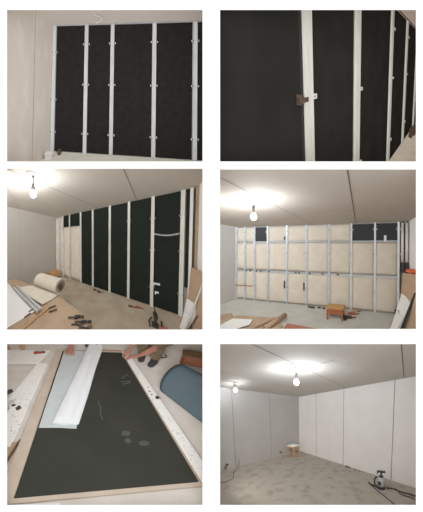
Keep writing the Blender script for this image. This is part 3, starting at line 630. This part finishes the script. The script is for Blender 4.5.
for (cx, cy, rx, ry) in ((.82, .50, .045, .035), (.82, .41, .03, .03), (.955, .37, .05, .03)):   # dusty hand smudges
    bm = BM(); pts = [(cx+rx*math.cos(a/12*2*math.pi)*(1+.2*math.sin(a*2)), cy+ry*math.sin(a/12*2*math.pi)) for a in range(12)]
    slab_poly(bm, pts, .0005, .0015); R5.build('dust_smudge', bm, M['smudge'] if 'smudge' in M else M.setdefault('smudge', mat('dust', (.082, .082, .074), .9)), t)
for i, (pts, l) in enumerate((([(-.85, 2.25), (-.36, 2.26), (-.27, 2.97), (-1.1, 2.93)], 'speckled white insulation board farthest up the left side'),
                              ([(-.44, 1.14), (-.19, 1.12), (-.20, 2.235), (-.36, 2.24)], 'speckled white insulation board in the middle of the left side'),
                              ([(-.36, .56), (-.36, 1.12), (-.20, 1.105), (-.185, .9), (-.18, .42), (-.24, .45)], 'speckled white insulation board nearest on the left side'))):
    bm = BM(); slab_poly(bm, pts, F+.002, -.015, 0, 0); tag(R5.build('insulation_board', bm, 'foam'), l, 'insulation board', 'speckled insulation boards on the floor')
bm = BM(); slab_poly(bm, [(1.275, -.10), (1.39, -.10), (1.40, 1.16), (1.41, 2.2), (1.42, 3.02), (1.275, 3.02)], F+.002, -.006, 0, 1); tag(R5.build('insulation_board', bm, ['foam', 'hardboard']), 'long speckled white board along the right edge of the mat', 'insulation board', 'speckled insulation boards on the floor')
# protective film on the mat
t = R5.thing('film_sheet', 'blue grey film sheet with a white rolled part on the mat', 'film', (.25, 1.8, 0))
bm = BM(); grid_slab(bm, lambda u, v: Vector((.015+.345*u+.02*v+u*v*.16, .61-.03*u+2.30*v, .006+.006*math.sin(v*9+u*3)**2)), 8, 24, .003); R5.build('flat_film', bm, 'film', t)
g = []; bm = BM(); n = 28
for k in range(n+1):
    v = k/n; cx = .255+(.44)*v; cy = .63+2.55*v; hw = .125+.045*v; row = []
    for j in range(17):
        a = math.pi*j/16; w = 1+.10*math.sin(3*a+v*6)+.08*noise.noise(Vector((v*5, j*.5, 0)))
        row.append(bm.verts.new((cx-hw*math.cos(a)*(1+.03*math.sin(v*9)), cy-.02*math.sin(a), .010+.085*math.sin(a)*w*(.8+.3*v)*(1+.22*noise.noise(Vector((v*9, j*.9, 3))))*(1-.35*math.exp(-((j-9)/1.3)**2)))))
    g.append(row)
for k in range(n):
    for j in range(16): bm.faces.new((g[k][j], g[k+1][j], g[k+1][j+1], g[k][j+1]))
bm.faces.new(g[0]); R5.build('rolled_film', bm, 'film_white', t, True)
# blue grey roll
t = R5.thing('vinyl_roll', 'big blue grey vinyl roll on the floor at the right', 'roll', (1.75, 1.1, F))
A, B_ = Vector((1.60, 1.27, F+.20)), Vector((1.86, .38, F+.20)); axr = (B_-A).normalized()
bm = BM(); tube(bm, [A+(B_-A)*k/14 for k in range(15)], .20, 40); R5.build('rolled_vinyl', bm, 'blue_roll', t, True)
for q in t.children:
    for p in q.data.polygons:
        if len(p.vertices) > 4: p.use_smooth = False
stool(R5, (2.50, 2.12), -.53, .58, .40, .235, 'orange brown wooden stool behind the blue grey roll', M.setdefault('wood_dark', mat('dark_wood_top', (.20, .11, .055), .5, 0, (.13, .07, .035), 6, 1)), 'woodred', 'woodred', apron=.13)
t = R5.thing('tape_measure', 'small dark tape measure on the floor right of the mat', 'tape measure', (1.47, 1.1, F))
bm = BM(); box(bm, (1.345, 1.07, -.006), (1.385, 1.11, .02), bev=.006); R5.build('body', bm, 'black', t)
bm = BM(); box(bm, (1.37, 1.085, .0), (1.41, 1.09, .004)); R5.build('blade', bm, 'brown', t)
for i, (x, y, r) in enumerate(((1.32, 1.25, .012), (1.32, 1.17, .010), (1.335, 1.36, .008))):
    bm = BM(); lathe(bm, [(r*.5, 0), (r, .006), (r*.6, .014)], (x, y, -.006), 8); tag(R5.build('foam_crumb', bm, 'screw'), ['middle dark crumb on the board edge right of the mat', 'nearest dark crumb on the board edge right of the mat', 'farthest dark crumb on the board edge right of the mat'][i], 'crumb', 'crumbs beside the mat')
t = R5.thing('pliers', 'red brown pliers on the far left insulation board', 'pliers', (-.45, 2.72, -.015))
bm = BM(); bar(bm, (-.53, 2.70, 0), (-.40, 2.76, 0), .035, .03); R5.build('handle', bm, 'red', t)
bm = BM(); bar(bm, (-.52, 2.78, 0), (-.40, 2.76, 0), .03, .03); R5.build('handle', bm, 'clay', t)
bm = BM(); bar(bm, (-.41, 2.76, 0), (-.34, 2.80, 0), .035, .025); R5.build('jaws', bm, 'brown', t)
t = R5.thing('tape_roll', 'white and black tape roll on the left insulation boards', 'tape', (-.31, .93, -.015))
bm = BM(); lathe(bm, [(.022, 0), (.045, 0), (.045, .035), (.022, .035)], (-.31, .95, -.015), 20); R5.build('ring', bm, 'white', t)
bm = BM(); lathe(bm, [(.005, 0), (.021, 0), (.021, .037), (.005, .037)], (-.31, .95, -.015), 16); R5.build('core', bm, 'black', t)
bm = BM(); bar(bm, (-.28, .91, 0), (-.25, .95, 0), .03, .03); R5.build('loose_end', bm, 'brown', t)
t = R5.thing('utility_knife', 'dark utility knife on the concrete at the left edge', 'knife', (-.5, 1.28, F))
bm = BM(); bar(bm, (-.53, 1.20, F+.015), (-.47, 1.33, F+.015), .035, .03); R5.build('handle', bm, 'black', t)
bm = BM(); bar(bm, (-.47, 1.33, F+.012), (-.45, 1.37, F+.012), .016, .006); R5.build('blade', bm, 'steel', t)
bm = BM(); slab_poly(bm, [(-.45, .42), (-.135, .48), (-.125, .40), (-.145, .15), (-.45, .0)], F+.001, F+.01, 0, 0); tag(R5.build('cardboard_piece', bm, 'hardboard'), 'tan cardboard at the left edge of the bottom left room', 'cardboard')
bm = BM(); bar(bm, (-.115, .49, F+.018), (-.17, .14, F+.018), .012, .012); tag(R5.build('steel_profile', bm, 'brown'), 'thin dark strip along the edge of the tan cardboard', 'strip')
bm = BM(); bar(bm, (-.12, -.035, F+.012), (.28, -.055, F+.012), .012, .012); tag(R5.build('steel_ruler', bm, 'white'), 'pale straightedge lying in front of the mat', 'ruler')
t = R5.thing('sawhorse', 'wooden trestle legs at the far left corner', 'trestle', (-1.0, 3.0, F))
for x0, x1 in ((-1.06, -1.18), (-.80, -.74)):
    bm = BM(); bar(bm, (x0, 2.93, F), (x1, 3.05, .42), .06, .05, up=(0, 1, 0)); R5.build('leg', bm, 'wood', t)
bm = BM(); bar(bm, (-1.3, 3.05, .40), (-.65, 3.05, .40), .06, .06); R5.build('beam', bm, 'wood', t)
bm = BM(); tube(bm, arc([(1.95, 2.9, F+.01), (2.1, 2.72, F+.01), (2.25, 2.75, F+.01), (2.3, 2.95, F+.01)]), .010, 8); tag(R5.build('power_cable', bm, 'rubber', smooth=True), 'dark cable on the floor behind the crouching person', 'cable')
bm = BM(); tube(bm, arc([(.55, 3.12, F+.005), (.9, 3.15, F+.005), (1.2, 3.12, F+.005), (1.35, 3.10, F+.005)]), .008, 8); tag(R5.build('cord', bm, 'clay', smooth=True), 'thin reddish cord beyond the far edge of the mat', 'cord')

# -- people
def hand(R, parent, wrist, fwd, palm_n, size, curl, side, spread=.18, m='skin'):
    """five separate fingers growing out of one palm; joins the forearm at wrist"""
    f = Vector(fwd).normalized(); n = Vector(palm_n); n = (n-f*n.dot(f)).normalized(); s_ = f.cross(n)*side
    W_ = Vector(wrist); J = [W_]; E_ = []; Rr = [(.026*size/.18, .018*size/.18)]
    kn = []; u = size/.18
    J.append(W_+f*.045*u); E_.append((0, 1)); Rr.append((.030*u, .016*u))
    for i, (off, ln) in enumerate(((-.031, .074), (-.010, .084), (.011, .078), (.031, .060))):
        b = W_+f*(.090*u-abs(i-1.3)*.004*u)+s_*off*u
        J.append(b); k = len(J)-1; E_.append((1, k)); Rr.append((.0105*u, .011*u))
        d = (f+s_*(off/.031)*spread*.5).normalized(); p = b; ang = curl*(.5+.1*i)
        for q, part in enumerate((.45, .32, .23)):
            ax_ = d.cross(n).normalized(); d2 = (d*math.cos(ang)-(-n)*math.sin(ang)*-1*-1).normalized() if False else (d*math.cos(ang)+n*math.sin(ang)).normalized()
            n = n if False else n
            p = p+d2*ln*u*part; J.append(p); E_.append((len(J)-2, len(J)-1)); Rr.append((.0092-.0012*q)*u)
            ang += curl*.55
    # thumb leaves the side of the palm near its base
    b = W_+f*.030*u-s_*.026*u; J.append(b); E_.append((1, len(J)-1)); Rr.append(.0135*u)
    d = (f*.6-s_*.75+n*.35).normalized(); p = b
    for q, ln in enumerate((.038, .030, .022)):
        p = p+d*ln*u; J.append(p); E_.append((len(J)-2, len(J)-1)); Rr.append((.0118-.0014*q)*u); d = (d+f*.35+n*.15).normalized()
    return J, E_, Rr
def arm_mesh(elbow, wrist, hand_args, er=.05, wr=.030):
    J, E_, Rr = hand(None, None, wrist, *hand_args)
    e, w = Vector(elbow), Vector(wrist); k = len(J)
    J += [w+(e-w)*.33, w+(e-w)*.68, e]; E_ += [(0, k), (k, k+1), (k+1, k+2)]; Rr += [wr*1.15, er*.95, er]
    Rr[0] = (wr, wr*.8)
    return J, E_, Rr
# person A: only forearm, hand and knee reach into the picture, pressing the film
pa = R5.thing('person', 'person in dark sleeves pressing the film with one hand', 'person', (.2, 3.2, 0))
J, E_, Rr = arm_mesh((.26, 2.98, .36), (.20, 2.80, .10), ((-.12, -1, -.30), (0, 0, -1), .28, .30, 1, .5), .055, .042)
bm = skin(J, E_, Rr, 2, 0); R5.build('forearm', bm, 'skin', pa, True)
bm = BM(); tube(bm, arc([(.215, 2.86, .20), (.25, 2.93, .30), (.30, 3.1, .42), (.35, 3.4, .6)], 5), [.062]*4+[.085]*12, 14); R5.build('sleeve', bm, 'sleeve', pa, True)
bm = skin([(.52, 3.42, .02), (.52, 3.28, .05), (.50, 3.20, .02), (.54, 3.62, .05)], [(0, 1), (1, 2), (0, 3)], [.07, .065, .05, .07], 2); R5.build('shoe', bm, 'shoe', pa, True)
# person B: crouching, working at the far right corner of the mat
pb = R5.thing('person', 'crouching person in khaki trousers working with both hands at the mat edge', 'person', (1.75, 2.4, F))
legs = [(2.02, 2.75, .40),
        (1.86, 2.72, .40), (1.60, 2.50, .42), (1.50, 2.42, .34), (1.56, 2.50, .19), (1.62, 2.60, .06),
        (2.08, 2.60, .38), (1.84, 2.32, .44), (1.70, 2.21, .40), (1.75, 2.26, .20), (1.80, 2.34, .06),
        (2.12, 2.85, .75), (2.14, 2.95, 1.05)]
le = [(0, 1), (1, 2), (2, 3), (3, 4), (4, 5), (0, 6), (6, 7), (7, 8), (8, 9), (9, 10), (0, 11), (11, 12)]
lr = [.18, .16, .14, .125, .10, .08, .17, .17, .15, .13, .10, .18, .19]
bm = skin(legs, le, lr, 2, 0); R5.build('trousers', bm, 'khaki', pb, True)
for (x, y, ang) in ((1.60, 2.55, .35), (1.76, 2.27, .75)):
    d = Vector((-math.sin(ang), -math.cos(ang), 0)); p = Vector((x, y, F))
    bm = skin([p+Vector((0, 0, .055))-d*.12, p+Vector((0, 0, .07)), p+Vector((0, 0, .055))+d*.13, p+Vector((0, 0, .04))+d*.20, p-d*.06+Vector((0, 0, .12))], [(0, 1), (1, 2), (2, 3), (1, 4)], [(.065, .055), (.07, .06), (.075, .05), (.058, .035), (.075, .07)], 2, 1)
    R5.build('shoe', bm, 'shoe', pb, True)
for (e, w, fw, sd) in (((1.68, 2.14, .32), (1.42, 2.36, .09), (-.8, .45, -.22), 1), ((1.42, 2.45, .42), (1.37, 2.66, .14), (-.65, -.30, -.45), -1)):
    J, E_, Rr = arm_mesh(e, w, (fw, (0.1, .1, -1), .26, .55, sd, .3), .054, .036)
    bm = skin(J, E_, Rr, 2, 0); R5.build('forearm', bm, 'skin', pb, True)
t = R5.thing('utility_knife', 'dark cutter held at the far right corner of the mat', 'knife', (1.30, 2.62, 0))
bm = BM(); bar(bm, (1.25, 2.56, .03), (1.27, 2.68, .06), .026, .026); R5.build('handle', bm, 'red', t)
bm = BM(); bar(bm, (1.25, 2.55, .02), (1.245, 2.49, .01), .015, .006); R5.build('blade', bm, 'steel', t)

# ================================================================== room 6 (bottom right): finished plasterboard room
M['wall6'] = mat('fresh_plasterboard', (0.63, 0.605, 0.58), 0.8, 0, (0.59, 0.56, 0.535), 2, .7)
M['wall6_shaded'] = mat('fresh_plasterboard_shaded', (0.37, 0.35, 0.33), 0.5, 0, (0.34, 0.32, 0.295), 2, .7)  # same plasterboard; the left wall's shade is put into this darker colour
M['ceil6'] = mat('ceiling_board_d', (0.46, 0.435, 0.40), 0.85, 0, (0.43, 0.40, 0.365), 1.5, .8)
M['floor6'] = mat('stained_concrete', (0.34, 0.305, 0.26), 0.8, 0, (0.14, 0.105, 0.07), 4.5, .65, 10, lo=.50, hi=.78)
surface(R6, 'wall_left', (0, -4.2, 0), (0, 4.2, 0), (0, 0, H), 30, 16, ['wall6_shaded', 'seam'], 'plasterboard wall with two dark seams, left side of the bottom right room', [((0, -2.55, 0), (0, -2.55, H), .010, (1, 0, 0), 1), ((0, -1.36, 0), (0, -1.36, H), .010, (1, 0, 0), 1)])
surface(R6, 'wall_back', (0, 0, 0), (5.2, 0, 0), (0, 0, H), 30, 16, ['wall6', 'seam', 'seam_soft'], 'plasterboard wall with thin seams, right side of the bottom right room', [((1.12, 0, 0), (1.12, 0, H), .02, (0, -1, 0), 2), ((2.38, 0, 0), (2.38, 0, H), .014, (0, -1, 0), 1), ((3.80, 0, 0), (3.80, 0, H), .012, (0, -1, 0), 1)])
surface(R6, 'ceiling', (0, -4.2, H), (5.2, 0, 0), (0, 4.2, 0), 36, 30, ['ceil6', 'seam', 'seam_soft'], 'ceiling with board seams and two bulbs, bottom right room',
        [((3.02, -3.1, H), (2.49, 0, H), .012, (0, 0, -1), 1), ((1.68, -3.4, H), (1.10, 0, H), .012, (0, 0, -1), 2), ((4.30, -2.1, H), (3.98, 0, H), .012, (0, 0, -1), 1), ((3.16, -1.94, H), (3.41, -1.89, H), .02, (0, 0, -1), 2), ((3.45, -1.6, H), (3.52, -1.58, H), .02, (0, 0, -1), 2),
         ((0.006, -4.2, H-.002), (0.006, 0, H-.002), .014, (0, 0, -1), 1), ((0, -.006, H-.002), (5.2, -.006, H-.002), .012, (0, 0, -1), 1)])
surface(R6, 'floor', (0, -4.2, 0), (5.2, 0, 0), (0, 4.2, 0), 36, 30, ['floor6'], 'stained concrete floor of the bottom right room')
ceiling_lamp(R6, 2.80, -2.17, .30, 'bare lit bulb near the middle of the ceiling, bottom right room', 470, .038, (.02, .0), .12)
ceiling_lamp(R6, .90, -2.67, .22, 'smaller lit bulb near the left wall, bottom right room', 110, .038, (.02, .02), .10)
wl = bpy.data.lights.new('work_lamp', 'SPOT'); wl.energy = 8.0; wl.spot_size = math.radians(140); wl.spot_blend = 1.0; wl.shadow_soft_size = 0.012; wl.color = (1, .95, .88)
wo = bpy.data.objects.new('work_lamp', wl); COL.objects.link(wo); wo.location = (0.068, 1.10, -2.13); wo.rotation_euler = (Vector((1.45, 1.60, -1.95))-wo.location).to_track_quat('-Z', 'Y').to_euler()
t = R6.thing('wooden_stool', 'pale wooden stool with white seat in the far corner, bottom right room', 'stool', (.42, -.62, 0))
rot = Matrix.Translation(Vector((.42, -.62, 0))) @ Matrix.Rotation(.2, 4, 'Z')
bm = BM(); box(bm, (-.19, -.17, .43), (.19, .17, .46), 0, rot, .008); R6.build('seat', bm, 'white', t)
bm = BM()
for a, b in (((-.15, -.13), (.15, -.13)), ((-.15, .13), (.15, .13)), ((-.15, -.13), (-.15, .13)), ((.15, -.13), (.15, .13))): bar(bm, rot @ Vector((*a, .40)), rot @ Vector((*b, .40)), .02, .06)
R6.build('seat_rail', bm, 'wood', t)
for a in ((-.15, -.13), (.15, -.13), (.15, .13), (-.15, .13)):
    bm = BM(); p = rot @ Vector((a[0]*1.2, a[1]*1.2, 0)); q = rot @ Vector((*a, .43)); bar(bm, p, q, .034, .034, up=(0, 1, 0)); R6.build('leg', bm, 'wood', t)
bm = BM(); bar(bm, rot @ Vector((-.16, -.14, .17)), rot @ Vector((.16, -.14, .17)), .018, .022); R6.build('stretcher', bm, 'wood', t)
# pressure sprayer
t = R6.thing('pressure_sprayer', 'black and white pressure sprayer standing by the right wall', 'sprayer', (3.73, -.56, 0))
c = (3.73, -.56, 0)
bm = BM(); lathe(bm, [(.07, 0), (.083, .01), (.085, .05), (.078, .07)], c, 24); R6.build('base', bm, 'black', t)
bm = BM(); lathe(bm, [(.075, .06), (.080, .10), (.078, .20), (.062, .25), (.035, .275)], c, 24); R6.build('tank', bm, mat('translucent_tank', (.38, .39, .38), .35), t, True)
bm = BM(); box(bm, (3.69, -.645, .10), (3.755, -.63, .19)); R6.build('tank_label', bm, 'black', t)
bm = BM(); lathe(bm, [(.045, .26), (.048, .29), (.03, .31), (.018, .32), (.018, .37)], c, 18); R6.build('cap', bm, 'black', t)
bm = BM(); bar(bm, (3.66, -.60, .39), (3.80, -.52, .39), .035, .04); bar(bm, (3.665, -.597, .33), (3.665, -.597, .40), .02, .03, up=(0, 1, 0)); R6.build('pump_handle', bm, 'black', t)
bm = BM(); tube(bm, arc([(3.66, -.62, .28), (3.62, -.64, .2), (3.63, -.64, .08)]), .016, 8); R6.build('lance_grip', bm, 'black', t)
bm = BM(); tube(bm, arc([(3.68, -.62, .05), (3.55, -.60, .03), (3.45, -.55, .03)]), .018, 8); R6.build('spray_lance', bm, 'black', t)
bm = BM(); tube(bm, arc([(3.50, -.58, .015), (3.72, -.72, .012), (3.9, -.82, .012), (4.1, -.95, .012), (4.3, -1.1, .012)]), .009, 8); R6.build('hose', bm, 'rubber', t)
bm = BM(); tube(bm, arc([(3.83, -.48, .02), (3.95, -.42, .02), (4.1, -.43, .02), (4.25, -.40, .02), (4.6, -.35, .02)]), .015, 8); tag(R6.build('garden_hose', bm, 'rubber', smooth=True), 'black hose running right from the sprayer along the wall', 'hose')
bm = BM(); tube(bm, arc([(3.98, -.36, .016), (4.12, -.52, .016), (4.26, -.50, .016), (4.5, -.55, .016)]), .010, 8); tag(R6.build('power_cable', bm, 'rubber', smooth=True), 'black cable curving on the floor beside the hose', 'cable')
for i, (y, pts) in enumerate(((-2.78, [(.02, -2.78, .16), (.06, -2.80, .10), (.10, -2.83, .06), (.05, -2.86, .16)]), (-.98, [(.02, -.98, .16), (.05, -.95, .12), (.07, -.92, .17)]))):
    t = R6.thing('cable_outlet', ['dark cable outlet low on the left wall near the picture edge', 'dark cable outlet low on the left wall near the stool'][i], 'outlet', (0, y, .14), 'outlets on the left wall')
    bm = BM(); lathe(bm, [(.005, 0), (.04, .0), (.04, .01), (.005, .012)], (0, 0, 0), 14)
    for v in bm.verts: v.co = Vector((v.co.z+.002, v.co.x+y, v.co.y+.16))
    R6.build('box', bm, 'brown', t)
    bm = BM(); tube(bm, arc(pts), .009, 6); R6.build('wire', bm, 'black', t)
bm = BM(); tube(bm, arc([(.02, -2.45, .25), (.05, -2.5, .02), (.35, -2.68, .01), (.75, -2.78, .01), (.85, -2.95, .01), (.80, -3.1, .01)]), .007, 8); tag(R6.build('power_cable', bm, 'brown', smooth=True), 'brown cable on the floor at the left edge, bottom right room', 'cable')
bm = BM(); tube(bm, arc([(.05, -.85, .012), (.2, -.95, .012), (.35, -.9, .012), (.7, -.42, .012), (.75, -.30, .012), (.62, -.15, .012)]), .009, 8); tag(R6.build('extension_cord', bm, 'clay', smooth=True), 'thin brown cord around the stool feet', 'cord')
for i, (x, y, r) in enumerate(((2.58, -.10, .035), (2.66, -.08, .025), (2.86, -.07, .02), (3.0, -.08, .016))):
    bm = BM(); bmesh.ops.create_icosphere(bm, subdivisions=2, radius=1)
    for v in bm.verts: v.co = Vector((v.co.x*r*(1.3+.4*noise.noise(v.co*2)), v.co.y*r, v.co.z*r*.9+r*.9))+Vector((x, y, 0))
    tag(R6.build('plaster_crumb', bm, 'brown'), ['largest dark crumb at the foot of the right wall', 'second dark crumb at the foot of the right wall', 'third dark crumb from the left at the right wall foot', 'smallest dark crumb nearest the sprayer at the wall foot'][i], 'crumb', 'crumbs at the right wall foot')

for o in bpy.data.objects:
    if '_o' in o.keys(): del o['_o']
